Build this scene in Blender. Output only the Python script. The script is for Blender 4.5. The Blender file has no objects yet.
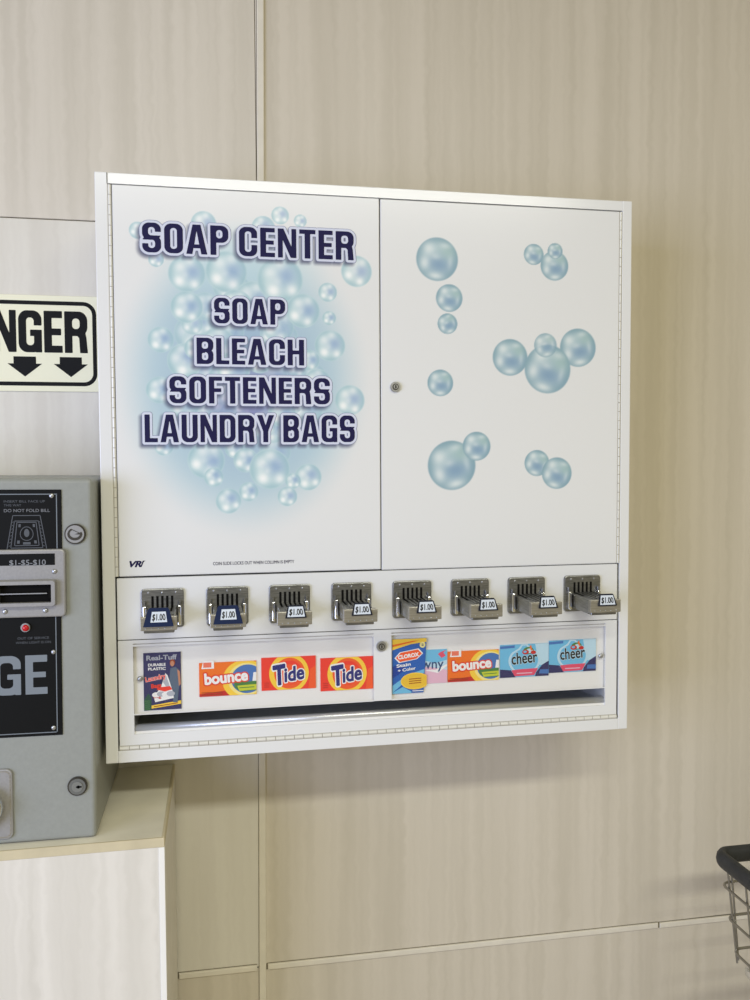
import bpy, bmesh, math, random
import numpy as np
from mathutils import Vector, Matrix

random.seed(7)
C = bpy.context.scene.collection
WALL_Y = 0.24          # the wall face; the dispenser front is the plane y = 0, the room is at y < 0

# ------------------------------------------------------------------ materials
def lin(c):
    c = c / 255.0
    return c / 12.92 if c <= 0.04045 else ((c + 0.055) / 1.055) ** 2.4

def rgb(r, g, b):
    return (lin(r), lin(g), lin(b), 1.0)

def principled(name):
    m = bpy.data.materials.new(name)
    m.use_nodes = True
    return m, m.node_tree.nodes, m.node_tree.links, m.node_tree.nodes['Principled BSDF']

def mat(name, col, rough=0.5, metal=0.0, spec=0.5, vary=0.0, scale=40.0, bump=0.0):
    m, N, L, p = principled(name)
    p.inputs['Base Color'].default_value = rgb(*col)
    p.inputs['Roughness'].default_value = rough
    p.inputs['Metallic'].default_value = metal
    p.inputs['Specular IOR Level'].default_value = spec
    if vary or bump:
        tc = N.new('ShaderNodeTexCoord')
        nz = N.new('ShaderNodeTexNoise'); nz.inputs['Scale'].default_value = scale
        nz.inputs['Detail'].default_value = 4
        L.new(tc.outputs['Object'], nz.inputs['Vector'])
        if vary:
            r = N.new('ShaderNodeValToRGB')
            r.color_ramp.elements[0].position = 0.3; r.color_ramp.elements[1].position = 0.7
            r.color_ramp.elements[0].color = rgb(*[max(0, c * (1 - vary)) for c in col])
            r.color_ramp.elements[1].color = rgb(*[min(255, c * (1 + vary)) for c in col])
            L.new(nz.outputs['Fac'], r.inputs['Fac']); L.new(r.outputs['Color'], p.inputs['Base Color'])
        if bump:
            b = N.new('ShaderNodeBump'); b.inputs['Strength'].default_value = bump
            b.inputs['Distance'].default_value = 0.001
            L.new(nz.outputs['Fac'], b.inputs['Height']); L.new(b.outputs['Normal'], p.inputs['Normal'])
    return m

def brushed(name, c0, c1, rough=0.35, metal=0.85, stretch=(400, 400, 20)):
    m, N, L, p = principled(name)
    tc = N.new('ShaderNodeTexCoord'); mp = N.new('ShaderNodeMapping')
    mp.inputs['Scale'].default_value = stretch
    nz = N.new('ShaderNodeTexNoise'); nz.inputs['Scale'].default_value = 1.0; nz.inputs['Detail'].default_value = 3
    L.new(tc.outputs['Object'], mp.inputs['Vector']); L.new(mp.outputs['Vector'], nz.inputs['Vector'])
    r = N.new('ShaderNodeValToRGB')
    r.color_ramp.elements[0].position = 0.3; r.color_ramp.elements[1].position = 0.7
    r.color_ramp.elements[0].color = rgb(*c0); r.color_ramp.elements[1].color = rgb(*c1)
    L.new(nz.outputs['Fac'], r.inputs['Fac']); L.new(r.outputs['Color'], p.inputs['Base Color'])
    p.inputs['Roughness'].default_value = rough; p.inputs['Metallic'].default_value = metal
    return m

def wallpaper(name, light, dark, streak=1.0, seed=0.0):
    """vinyl wall board printed with irregular ragged vertical streaks"""
    m, N, L, p = principled(name)
    tc = N.new('ShaderNodeTexCoord')
    # ragged edges: jitter x by a noise of (x, z)
    nj = N.new('ShaderNodeTexNoise'); nj.inputs['Scale'].default_value = 38; nj.inputs['Detail'].default_value = 3
    L.new(tc.outputs['Object'], nj.inputs['Vector'])
    sj = N.new('ShaderNodeVectorMath'); sj.operation = 'SCALE'; sj.inputs['Scale'].default_value = 0.020
    L.new(nj.outputs['Color'], sj.inputs[0])
    ad = N.new('ShaderNodeVectorMath'); ad.operation = 'ADD'
    L.new(tc.outputs['Object'], ad.inputs[0]); L.new(sj.outputs['Vector'], ad.inputs[1])
    def streaks(sx, sz, off):
        mp = N.new('ShaderNodeMapping'); mp.inputs['Scale'].default_value = (sx, 0.0, sz)
        mp.inputs['Location'].default_value = (off + seed, 0, off * 0.3)
        L.new(ad.outputs['Vector'], mp.inputs['Vector'])
        n = N.new('ShaderNodeTexNoise'); n.inputs['Scale'].default_value = 1; n.inputs['Detail'].default_value = 2
        L.new(mp.outputs['Vector'], n.inputs['Vector'])
        return n.outputs['Fac']
    a = streaks(20, 0.5, 3.1); b = streaks(52, 1.3, 9.7)
    mx = N.new('ShaderNodeMath'); mx.operation = 'MULTIPLY_ADD'; mx.inputs[1].default_value = 0.55
    L.new(b, mx.inputs[0])
    m2 = N.new('ShaderNodeMath'); m2.operation = 'MULTIPLY'; m2.inputs[1].default_value = 0.45
    L.new(a, m2.inputs[0]); L.new(m2.outputs[0], mx.inputs[2])
    r = N.new('ShaderNodeValToRGB')
    r.color_ramp.elements[0].position = 0.38; r.color_ramp.elements[1].position = 0.62
    mid = [(l + d) / 2 for l, d in zip(light, dark)]
    lo = [mm + (d - mm) * streak for mm, d in zip(mid, dark)]
    hi = [mm + (l - mm) * streak for mm, l in zip(mid, light)]
    r.color_ramp.elements[0].color = rgb(*lo); r.color_ramp.elements[1].color = rgb(*hi)
    L.new(mx.outputs[0], r.inputs['Fac'])
    L.new(r.outputs['Color'], p.inputs['Base Color'])
    p.inputs['Roughness'].default_value = 0.5; p.inputs['Specular IOR Level'].default_value = 0.3
    nb = N.new('ShaderNodeTexNoise'); nb.inputs['Scale'].default_value = 260; nb.inputs['Detail'].default_value = 2
    L.new(tc.outputs['Object'], nb.inputs['Vector'])
    bp = N.new('ShaderNodeBump'); bp.inputs['Strength'].default_value = 0.12; bp.inputs['Distance'].default_value = 0.0006
    L.new(nb.outputs['Fac'], bp.inputs['Height']); L.new(bp.outputs['Normal'], p.inputs['Normal'])
    return m

WHITE = (226, 227, 227)
M = {}
M['white'] = mat('white_powder_coat', WHITE, 0.2, 0, 0.5)
M['gap'] = mat('interior_shade', (40, 38, 34), 0.7)
M['hinge'] = mat('painted_hinge', (226, 225, 218), 0.35, 0.1, 0.5)
M['hinge_leaf'] = mat('hinge_leaf', (176, 172, 160), 0.5)
M['hinge_gap'] = mat('hinge_shadow_gap', (92, 88, 78), 0.6)
M['panelwhite'] = mat('white_backing_card', (232, 231, 228), 0.6)
M['steel'] = brushed('worn_steel', (116, 117, 116), (150, 150, 149), 0.36, 0.85, (60, 60, 500))
M['steel_light'] = brushed('satin_steel', (146, 143, 134), (174, 170, 160), 0.38, 0.7, (40, 500, 500))
M['chrome'] = mat('chrome', (225, 226, 228), 0.12, 1.0)
M['tin'] = mat('zinc_screw', (178, 180, 185), 0.35, 0.85)
M['slot'] = mat('coin_slot_dark', (14, 13, 12), 0.8, 0, 0.1)
M['navy'] = mat('navy_ink', (30, 28, 70), 0.6, 0, 0.15)
M['lavender'] = mat('lavender_ink', (207, 212, 229), 0.5, 0, 0.3)
M['edgeink'] = mat('blue_grey_ink', (128, 134, 166), 0.5, 0, 0.3)
M['tagblue'] = mat('blue_tag', (22, 36, 70), 0.6, 0, 0.15)
M['tagframe'] = mat('dark_tag_frame', (26, 29, 42), 0.6, 0, 0.15)
M['tagwhite'] = mat('tag_paper', (205, 214, 226), 0.5)
M['black'] = mat('black_ink', (22, 23, 26), 0.5, 0, 0.3)
M['traymetal'] = mat('tray_paint', (233, 232, 228), 0.3, 0.0)
M['lip'] = mat('satin_lip', (206, 208, 210), 0.3, 0.6)
M['chute'] = mat('chute_sheet', (186, 188, 188), 0.45, 0.15)
M['lockring'] = mat('lock_ring', (84, 82, 78), 0.35, 0.8)
M['lockmid'] = mat('lock_grey', (112, 114, 112), 0.4, 0.3); M['lockface'] = mat('lock_face', (138, 141, 140), 0.35, 0.5)
M['changer'] = mat('grey_hammered_paint', (146, 149, 144), 0.42, 0, 0.45, 0.015, 180, 0.08)
M['panelblack'] = mat('black_plate', (14, 15, 15), 0.5, 0, 0.15)
M['greyink'] = mat('grey_ink', (122, 130, 138), 0.5, 0, 0.3)
M['paleink'] = mat('pale_ink', (126, 129, 134), 0.5, 0, 0.3)
M['dimink'] = mat('dim_grey_ink', (84, 88, 94), 0.5, 0, 0.3)
M['bezel'] = brushed('bezel_paint', (150, 149, 149), (159, 158, 157), 0.42, 0.25, (300, 300, 300))
M['led'] = mat('red_lens', (190, 18, 28), 0.2)
M['cream'] = mat('cream_plastic', (236, 234, 206), 0.4)
M['signblack'] = mat('sign_black', (20, 21, 23), 0.6, 0, 0.15)
M['tan'] = mat('tan_edge_band', (202, 191, 160), 0.5, 0, 0.3, 0.03, 30)
M['trimwhite'] = mat('white_corner_trim', (240, 239, 234), 0.4)
M['counter'] = mat('beige_laminate', (230, 225, 206), 0.45, 0, 0.35, 0.05, 9)
M['batten'] = mat('beige_batten', (220, 214, 199), 0.45, 0, 0.35, 0.02, 30)
M['joint'] = mat('dark_joint', (120, 112, 94), 0.8)
M['vinyl'] = mat('black_vinyl', (44, 46, 48), 0.5, 0, 0.4, 0.1, 60, 0.2)
M['wire'] = mat('zinc_wire', (150, 147, 140), 0.35, 0.85)
M['rubber'] = mat('grey_rubber', (70, 70, 70), 0.7)
M['wall_warm'] = wallpaper('wall_vinyl_beige', (211, 203, 187), (200, 192, 175))
M['wall_mid'] = wallpaper('wall_vinyl_beige_daylit', (217, 210, 196), (205, 198, 183), 1.0, 2.0)  # upper-left board: colour lightened to stand in for window light there
M['wall_pale'] = wallpaper('wall_vinyl_pale_daylit', (220, 216, 204), (211, 206, 194), 1.0, 5.0)  # left board: paler colour, partly standing in for daylight from the left
M['plinth_pale'] = wallpaper('stand_vinyl_white', (226, 222, 213), (212, 208, 198), 1.0, 11.0)
M['floor'] = mat('floor_tile', (176, 168, 150), 0.5, 0, 0.4, 0.05, 6)

def ink(name, c):
    if name not in M:
        M[name] = mat(name, c, 0.45, 0, 0.3)
    return name

# clear plastic: see-through with a mirror-like Fresnel sheen
m = bpy.data.materials.new('clear_plastic'); m.use_nodes = True
N, L = m.node_tree.nodes, m.node_tree.links
N.remove(N['Principled BSDF'])
tr = N.new('ShaderNodeBsdfTransparent'); tr.inputs['Color'].default_value = (1, 1, 1, 1)
gl = N.new('ShaderNodeBsdfGlossy'); gl.inputs['Roughness'].default_value = 0.12
lw = N.new('ShaderNodeLayerWeight'); lw.inputs['Blend'].default_value = 0.5
pw = N.new('ShaderNodeMath'); pw.operation = 'POWER'; pw.inputs[1].default_value = 5.0
fr = N.new('ShaderNodeMath'); fr.operation = 'MULTIPLY_ADD'; fr.inputs[1].default_value = 0.9; fr.inputs[2].default_value = 0.03
L.new(lw.outputs['Facing'], pw.inputs[0]); L.new(pw.outputs[0], fr.inputs[0])
ms = N.new('ShaderNodeMixShader')
L.new(fr.outputs[0], ms.inputs['Fac']); L.new(tr.outputs['BSDF'], ms.inputs[1]); L.new(gl.outputs['BSDF'], ms.inputs[2])
L.new(ms.outputs['Shader'], N['Material Output'].inputs['Surface'])
M['clear'] = m

# printed sheet: ink colours held per vertex
m, N, L, p = principled('printed_sheet')
at = N.new('ShaderNodeAttribute'); at.attribute_name = 'ink'
L.new(at.outputs['Color'], p.inputs['Base Color'])
p.inputs['Roughness'].default_value = 0.2; p.inputs['Specular IOR Level'].default_value = 0.5
M['print'] = m

# ------------------------------------------------------------------ mesh builder
class MB:
    """collects polygons (world coordinates) with a material each; build() makes ONE mesh object"""
    def __init__(s):
        s.v = []; s.f = []; s.m = []; s.s = []; s.names = []
    def mi(s, name):
        if name not in s.names: s.names.append(name)
        return s.names.index(name)
    def poly(s, pts, m, smooth=False):
        b = len(s.v); s.v += [tuple(p) for p in pts]
        s.f.append(list(range(b, b + len(pts)))); s.m.append(s.mi(m)); s.s.append(smooth)
    def raw(s, verts, faces, m, smooth=False):
        b = len(s.v); k = s.mi(m)
        s.v += [tuple(p) for p in verts]
        for f in faces:
            s.f.append([b + i for i in f]); s.m.append(k); s.s.append(smooth)
    def bm(s, bm_, m, smooth=False):
        bm_.verts.index_update()
        s.raw([v.co[:] for v in bm_.verts], [[v.index for v in f.verts] for f in bm_.faces], m, smooth)
        bm_.free()
    def box(s, x0, x1, y0, y1, z0, z1, m, bev=0.0, seg=2):
        b = bmesh.new(); bmesh.ops.create_cube(b, size=1)
        for v in b.verts:
            v.co = ((x0 + x1) / 2 + v.co.x * (x1 - x0), (y0 + y1) / 2 + v.co.y * (y1 - y0), (z0 + z1) / 2 + v.co.z * (z1 - z0))
        if bev: bmesh.ops.bevel(b, geom=b.edges[:], offset=bev, segments=seg, affect='EDGES', profile=0.5)
        s.bm(b, m, False)
    def prism(s, pts, y0, y1, m, bev=0.0):
        """extrude an x-z outline from y0 (front) to y1 (back)"""
        b = bmesh.new()
        a = [b.verts.new((x, y0, z)) for x, z in pts]
        c = [b.verts.new((x, y1, z)) for x, z in pts]
        n = len(pts)
        ff = b.faces.new(a); b.faces.new(list(reversed(c)))
        for i in range(n):
            j = (i + 1) % n
            b.faces.new((a[i], c[i], c[j], a[j]))
        bmesh.ops.recalc_face_normals(b, faces=b.faces[:])
        if bev: bmesh.ops.bevel(b, geom=list(ff.edges), offset=bev, segments=2, affect='EDGES', profile=0.5)
        s.bm(b, m)
    def extr_x(s, prof, x0, x1, m, smooth=False):
        """extrude a y-z profile along x"""
        n = len(prof); V = [(x0, y, z) for y, z in prof] + [(x1, y, z) for y, z in prof]
        F = [[i, (i + 1) % n, n + (i + 1) % n, n + i] for i in range(n)]
        b = bmesh.new(); bv = [b.verts.new(v) for v in V]
        for f in F: b.faces.new([bv[i] for i in f])
        b.faces.new(bv[:n]); b.faces.new(list(reversed(bv[n:])))
        bmesh.ops.recalc_face_normals(b, faces=b.faces[:]); s.bm(b, m, smooth)
    def flat(s, pts, y, m):
        """a printed shape: polygon in x-z facing -y"""
        if sum(pts[i][0] * pts[(i + 1) % len(pts)][1] - pts[(i + 1) % len(pts)][0] * pts[i][1] for i in range(len(pts))) < 0:
            pts = pts[::-1]
        s.poly([(x, y, z) for x, z in pts], m)
    def ringflat(s, outer, inner, y, m):
        n = len(outer)
        for i in range(n):
            j = (i + 1) % n
            s.flat([outer[i], outer[j], inner[j], inner[i]], y, m)
    def ring_prism(s, outer, inner, y0, y1, m):
        n = len(outer)
        for i in range(n):
            j = (i + 1) % n
            for q in ([(outer[i], y0), (outer[j], y0), (inner[j], y0), (inner[i], y0)], [(outer[i], y1), (outer[j], y1), (outer[j], y0), (outer[i], y0)],
                      [(inner[i], y0), (inner[j], y0), (inner[j], y1), (inner[i], y1)]):
                s.poly([(p[0], yy, p[1]) for p, yy in q], m)
    def cyl(s, c, r, depth, m, axis='y', n=20, r2=None, bev=0.0):
        b = bmesh.new()
        bmesh.ops.create_cone(b, cap_ends=True, segments=n, radius1=r, radius2=r if r2 is None else r2, depth=depth)
        if bev: bmesh.ops.bevel(b, geom=[e for e in b.edges if len(e.link_faces) == 2 and any(len(f.verts) > 4 for f in e.link_faces)], offset=bev, segments=2, affect='EDGES')
        R = {'y': Matrix.Rotation(math.pi / 2, 4, 'X'), 'x': Matrix.Rotation(math.pi / 2, 4, 'Y'), 'z': Matrix.Identity(4)}[axis]
        bmesh.ops.transform(b, matrix=Matrix.Translation(c) @ R, verts=b.verts[:]); s.bm(b, m)
    def dome(s, c, r, squash, m, n=16):
        """half ball bulging towards the room (-y)"""
        b = bmesh.new(); bmesh.ops.create_uvsphere(b, u_segments=n, v_segments=10, radius=1)
        for v in b.verts: v.co = (c[0] + v.co.x * r, c[1] + v.co.y * r * squash, c[2] + v.co.z * r)
        s.bm(b, m, True)
    def tube(s, pts, r, m, closed=False, n=8):
        P = [Vector(p) for p in pts]; k = len(P); V = []; F = []
        up = None
        for i in range(k):
            a = P[(i - 1) % k] if (closed or i > 0) else P[i]
            c = P[(i + 1) % k] if (closed or i < k - 1) else P[i]
            t = (c - a).normalized()
            if up is None:
                up = Vector((0, 0, 1)) if abs(t.z) < 0.9 else Vector((1, 0, 0))
            u = (up - t * up.dot(t)).normalized(); w = t.cross(u); up = u
            rr = r if not hasattr(r, '__len__') else None
            for q in range(n):
                an = 2 * math.pi * q / n
                if rr is None: V.append(P[i] + u * math.cos(an) * r[1] + w * math.sin(an) * r[0])
                else: V.append(P[i] + (u * math.cos(an) + w * math.sin(an)) * rr)
        for i in range(k if closed else k - 1):
            j = (i + 1) % k
            for q in range(n):
                F.append([i * n + q, i * n + (q + 1) % n, j * n + (q + 1) % n, j * n + q])
        s.raw(V, F, m, True)
        if not closed:
            s.raw(V[:n], [list(range(n - 1, -1, -1))], m); s.raw(V[-n:], [list(range(n))], m)
    def text(s, body, x, z, y, height, m, width=None, align='LEFT', bold=0.0, shear=0.0, rot=0.0):
        """lettering in the built-in face; height = cap height; width (if given) is fitted; bold thickens every stroke"""
        V, F, x0, x1 = font_iso(body, shear, bold)
        ks = height / 0.729; kx = width / (x1 - x0) if width else ks
        w = (x1 - x0) * kx; ox = {'LEFT': 0, 'CENTER': -w / 2, 'RIGHT': -w}[align]
        cr, sr = math.cos(rot), math.sin(rot); out = []
        for a, b in V:
            X = (a - x0) * kx + ox; Z = b * ks
            out.append((x + X * cr - Z * sr, y, z + X * sr + Z * cr))
        s.raw(out, F, m)
    def build(s, name, parent=None, origin=None, shade_auto=False):
        V = np.array(s.v, float)
        if origin is None:
            lo, hi = V.min(0), V.max(0); origin = Vector(((lo + hi) / 2).tolist())
        origin = Vector(origin)
        me = bpy.data.meshes.new(name)
        me.from_pydata([(Vector(v) - origin)[:] for v in s.v], [], s.f)
        for n_ in s.names: me.materials.append(M[n_])
        me.polygons.foreach_set('material_index', s.m)
        me.polygons.foreach_set('use_smooth', s.s)
        me.update()
        o = bpy.data.objects.new(name, me); C.objects.link(o)
        if parent is not None:
            o.parent = parent; o.location = origin - WORLD[parent]
        else:
            o.location = origin
        WORLD[o] = origin
        return o

WORLD = {}
_fc = {}
def font_iso(body, shear, bold):
    """outline of a word of the built-in face, thickened by a distance field; returns flat polygons in font units"""
    key = (body, shear, bold)
    if key in _fc: return _fc[key]
    cu = bpy.data.curves.new('word', 'FONT'); cu.body = body; cu.size = 1; cu.shear = shear; cu.resolution_u = 4
    o = bpy.data.objects.new('word', cu); C.objects.link(o)
    e = o.evaluated_get(bpy.context.evaluated_depsgraph_get()); me = e.to_mesh()
    V = [(v.co.x, v.co.y) for v in me.vertices]; P = [list(p.vertices) for p in me.polygons]
    e.to_mesh_clear(); bpy.data.objects.remove(o); bpy.data.curves.remove(cu)
    xs = [a for a, b in V]; x0, x1 = min(xs), max(xs)
    if bold == 0:
        _fc[key] = (V, P, x0, x1); return _fc[key]
    cnt = {}
    for p in P:
        for i in range(len(p)):
            k = tuple(sorted((p[i], p[(i + 1) % len(p)]))); cnt[k] = cnt.get(k, 0) + 1
    E = np.array([V[a] + V[b] for (a, b), c in cnt.items() if c == 1])
    cell = .020; mg = abs(bold) + .06
    gx = np.arange(x0 - mg, x1 + mg + cell, cell); ys = [b for a, b in V]; gz = np.arange(min(ys) - mg, max(ys) + mg + cell, cell)
    X, Z = np.meshgrid(gx, gz); D = np.full(X.shape, 1e9); ins = np.zeros(X.shape, bool)
    for ax, az, bx, bz in E:
        ex, ez = bx - ax, bz - az; L2 = ex * ex + ez * ez
        if L2 == 0: continue
        t = np.clip(((X - ax) * ex + (Z - az) * ez) / L2, 0, 1)
        D = np.minimum(D, np.hypot(X - ax - ex * t, Z - az - ez * t))
        if az != bz:
            c = (Z >= min(az, bz)) & (Z < max(az, bz)); ins ^= c & (X < ax + (Z - az) / (bz - az) * ex)
    D = np.where(ins, -D, D)
    t = MB(); iso(t, gx, gz, D, bold, 0, 'black')
    _fc[key] = ([(v[0], v[2]) for v in t.v], t.f, x0, x1)
    return _fc[key]

def thing(name, loc, label, cat, group=None):
    o = bpy.data.objects.new(name, None); C.objects.link(o)
    o.empty_display_size = 0.05; o.location = loc; WORLD[o] = Vector(loc)
    return tag(o, label, cat, group)

def tag(o, label, cat, group=None):
    o['label'] = label; o['category'] = cat
    if group: o['group'] = group
    return o

def struct(o):
    o['kind'] = 'structure'; return o

def ell(cx, cz, rx, rz, n=40, a0=0.0, a1=2 * math.pi):
    full = abs(a1 - a0 - 2 * math.pi) < 1e-6
    k = n if full else n + 1
    return [(cx + rx * math.cos(a0 + (a1 - a0) * i / n), cz + rz * math.sin(a0 + (a1 - a0) * i / n)) for i in range(k)]

def rrect(x0, x1, z0, z1, r, n=6):
    out = []
    for cx, cz, a in ((x1 - r, z1 - r, 0), (x0 + r, z1 - r, 90), (x0 + r, z0 + r, 180), (x1 - r, z0 + r, 270)):
        for i in range(n + 1):
            t = math.radians(a + 90 * i / n); out.append((cx + r * math.cos(t), cz + r * math.sin(t)))
    return out

def clip(pts, x0, x1, z0, z1):
    def cut(P, f, ip):
        out = []
        for i in range(len(P)):
            a, b = P[i], P[(i + 1) % len(P)]; fa, fb = f(a), f(b)
            if fa >= 0: out.append(a)
            if (fa >= 0) != (fb >= 0):
                t = fa / (fa - fb); out.append((a[0] + (b[0] - a[0]) * t, a[1] + (b[1] - a[1]) * t))
        return out
    for f in (lambda p: p[0] - x0, lambda p: x1 - p[0], lambda p: p[1] - z0, lambda p: z1 - p[1]):
        pts = cut(pts, f, 0)
        if len(pts) < 3: return []
    return pts

# ------------------------------------------------------------------ heavy condensed block capitals as distance fields
def d_rr(X, Z, x0, x1, z0, z1, r):
    cx, cz = (x0 + x1) / 2, (z0 + z1) / 2; r = min(r, (x1 - x0) / 2, (z1 - z0) / 2)
    qx = np.abs(X - cx) - (x1 - x0) / 2 + r; qz = np.abs(Z - cz) - (z1 - z0) / 2 + r
    return np.hypot(np.maximum(qx, 0), np.maximum(qz, 0)) + np.minimum(np.maximum(qx, qz), 0) - r

def d_poly(X, Z, pts):
    d = np.full(X.shape, 1e9); sgn = np.ones(X.shape); n = len(pts)
    for i in range(n):
        ax, az = pts[i]; bx, bz = pts[i - 1]
        ex, ez = bx - ax, bz - az; wx, wz = X - ax, Z - az
        t = np.clip((wx * ex + wz * ez) / (ex * ex + ez * ez), 0, 1)
        d = np.minimum(d, (wx - ex * t) ** 2 + (wz - ez * t) ** 2)
        c1 = Z >= az; c2 = Z < bz; c3 = ex * wz > ez * wx
        sgn = np.where((c1 & c2 & c3) | (~c1 & ~c2 & ~c3), -sgn, sgn)
    return sgn * np.sqrt(d)

GW = dict(S=.58, O=.58, A=.66, P=.57, C=.58, E=.47, N=.60, T=.53, R=.60, B=.59, L=.46, H=.60, F=.46, U=.58, D=.58, Y=.64, G=.60, X=.62)
def glyph(ch, X, Z, sx=.195, sy=.155):
    """distance to one capital: cap height 1, width GW[ch]"""
    w = GW[ch]; r = .22; ri = .10
    bx = lambda x0, x1, z0, z1: d_rr(X, Z, x0, x1, z0, z1, 0)
    ring = lambda z0, z1: np.maximum(d_rr(X, Z, 0, w, z0, z1, r), -d_rr(X, Z, sx, w - sx, z0 + sy, z1 - sy, ri))
    if ch == 'O': return ring(0, 1)
    if ch == 'C': return np.maximum(ring(0, 1), -bx(w * .5, w + .3, .39, .63))
    if ch == 'G':
        g = np.maximum(ring(0, 1), -bx(w * .5, w + .3, .50, .66))
        return np.minimum(g, np.minimum(bx(w * .52, w, .40, .53), bx(w - sx * .75, w, 0, .5)))
    if ch == 'S':
        t = np.maximum(ring(.425, 1), -bx(w * .5, w + .3, .575, .70))
        b = np.maximum(ring(0, .575), -bx(-.3, w * .5, .30, .425))
        return np.minimum(t, b)
    if ch in 'PRB':
        top = np.maximum(np.minimum(d_rr(X, Z, 0, w, .42 if ch != 'B' else .45, 1, r), bx(0, w / 2, .42, 1)), -d_rr(X, Z, sx, w - sx, .42 + sy if ch != 'B' else .58, 1 - sy, ri))
        g = np.minimum(top, np.maximum(bx(0, sx, 0, 1), -1e9))
        if ch == 'R': g = np.minimum(g, d_poly(X, Z, [(w * .45, .5), (w - .06, .5), (w - .03, .36), (w, 0), (w - sx, 0), (w - sx - .02, .36)]))
        if ch == 'B':
            low = np.maximum(np.minimum(d_rr(X, Z, 0, w, 0, .58, r), bx(0, w / 2, 0, .58)), -d_rr(X, Z, sx, w - sx, sy, .45, ri))
            g = np.minimum(g, low)
        return g
    if ch == 'D': return np.maximum(np.minimum(d_rr(X, Z, 0, w, 0, 1, r), bx(0, w / 2, 0, 1)), -d_rr(X, Z, sx, w - sx, sy, 1 - sy, ri))
    if ch == 'U': return np.maximum(np.minimum(d_rr(X, Z, 0, w, 0, .8, r), bx(0, w, .5, 1)), -np.minimum(d_rr(X, Z, sx, w - sx, sy, .8, ri), bx(sx, w - sx, .5, 1.5)))
    if ch == 'L': return np.minimum(bx(0, sx, 0, 1), bx(0, w, 0, sy))
    if ch == 'T': return np.minimum(bx(w / 2 - sx / 2, w / 2 + sx / 2, 0, 1), bx(0, w, 1 - sy, 1))
    if ch == 'H': return np.minimum(np.minimum(bx(0, sx, 0, 1), bx(w - sx, w, 0, 1)), bx(0, w, .43, .58))
    if ch in 'EF':
        g = np.minimum(np.minimum(bx(0, sx, 0, 1), bx(0, w, 1 - sy, 1)), bx(0, w * .93, .43, .57))
        return np.minimum(g, bx(0, w, 0, sy)) if ch == 'E' else g
    if ch == 'N': return np.minimum(np.minimum(bx(0, sx * .85, 0, 1), bx(w - sx * .85, w, 0, 1)), d_poly(X, Z, [(0, 1), (sx, 1), (w, 0), (w - sx, 0)]))
    if ch == 'A':
        g = d_poly(X, Z, [(0, 0), (w / 2 - .125, 1), (w / 2 + .125, 1), (w, 0), (w - .19, 0), (w - .225, .2), (.225, .2), (.19, 0)])
        return np.maximum(g, -d_poly(X, Z, [(w / 2 - .077, .33), (w / 2, .80), (w / 2 + .077, .33)]))
    if ch == 'Y': return d_poly(X, Z, [(0, 1), (.2, 1), (w / 2, .62), (w - .2, 1), (w, 1), (w / 2 + sx / 2, .4), (w / 2 + sx / 2, 0), (w / 2 - sx / 2, 0), (w / 2 - sx / 2, .4)])
    if ch == 'X': return np.minimum(d_poly(X, Z, [(0, 0), (.2, 0), (w, 1), (w - .2, 1)]), d_poly(X, Z, [(0, 1), (.2, 1), (w, 0), (w - .2, 0)]))

def line_layout(text, gap=.085, space=.24):
    x = 0; out = []
    for ch in text:
        if ch == ' ': x += space; continue
        out.append((ch, x)); x += GW[ch] + gap
    return out, x - gap

class Line:
    """one line of block capitals spanning x0..x1, baseline z0, cap height h (metres)"""
    def __init__(s, text, x0, x1, z0, h, gap=.085, sx=.185, sy=.148):
        s.sx, s.sy = sx, sy
        s.lay, tot = line_layout(text, gap); s.x0, s.x1, s.z0, s.h = x0, x1, z0, h
        s.kx = (x1 - x0) / tot
    def dist(s, X, Z, reach):
        D = np.full(X.shape, 1.0)
        for ch, gx in s.lay:
            a = s.x0 + gx * s.kx; b = a + GW[ch] * s.kx
            k = (X > a - reach) & (X < b + reach) & (Z > s.z0 - reach) & (Z < s.z0 + s.h + reach)
            if not k.any(): continue
            # metric-true distances: shape the glyph in units of cap height, widths scaled by kx/h
            q = s.kx / s.h
            D[k] = np.minimum(D[k], glyph(ch, (X[k] - a) / s.kx, (Z[k] - s.z0) / s.h, s.sx, s.sy) * (s.kx if q < 1 else s.h))
        return D
    def field(s, cell, reach):
        xs = np.arange(s.x0 - reach, s.x1 + reach + cell, cell); zs = np.arange(s.z0 - reach, s.z0 + s.h + reach + cell, cell)
        X, Z = np.meshgrid(xs, zs)
        return xs, zs, s.dist(X, Z, reach + cell)

def iso(mb, xs, zs, D, thr, y, m):
    """fill the region D < thr as flat polygons"""
    I = D < thr; V = []; F = []
    full = I[:-1, :-1] & I[1:, :-1] & I[:-1, 1:] & I[1:, 1:]
    anyc = I[:-1, :-1] | I[1:, :-1] | I[:-1, 1:] | I[1:, 1:]
    def add(pts):
        b = len(V); V.extend((x, y, z) for x, z in pts); F.append(list(range(b, b + len(pts))))
    for r in range(full.shape[0]):
        c = 0; row = full[r]
        while c < len(row):
            if row[c]:
                e = c
                while e < len(row) and row[e]: e += 1
                add([(xs[c], zs[r]), (xs[e], zs[r]), (xs[e], zs[r + 1]), (xs[c], zs[r + 1])]); c = e
            else: c += 1
    for r, c in np.argwhere(anyc & ~full):
        q = [(xs[c], zs[r], D[r, c]), (xs[c + 1], zs[r], D[r, c + 1]), (xs[c + 1], zs[r + 1], D[r + 1, c + 1]), (xs[c], zs[r + 1], D[r + 1, c])]
        for tri in ((q[0], q[1], q[2]), (q[0], q[2], q[3])):
            out = []
            for i in range(3):
                a, b = tri[i], tri[(i + 1) % 3]
                if a[2] < thr: out.append(a[:2])
                if (a[2] < thr) != (b[2] < thr):
                    t = (thr - a[2]) / (b[2] - a[2]); out.append((a[0] + (b[0] - a[0]) * t, a[1] + (b[1] - a[1]) * t))
            if len(out) >= 3: add(out)
    mb.raw(V, F, m)

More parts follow.
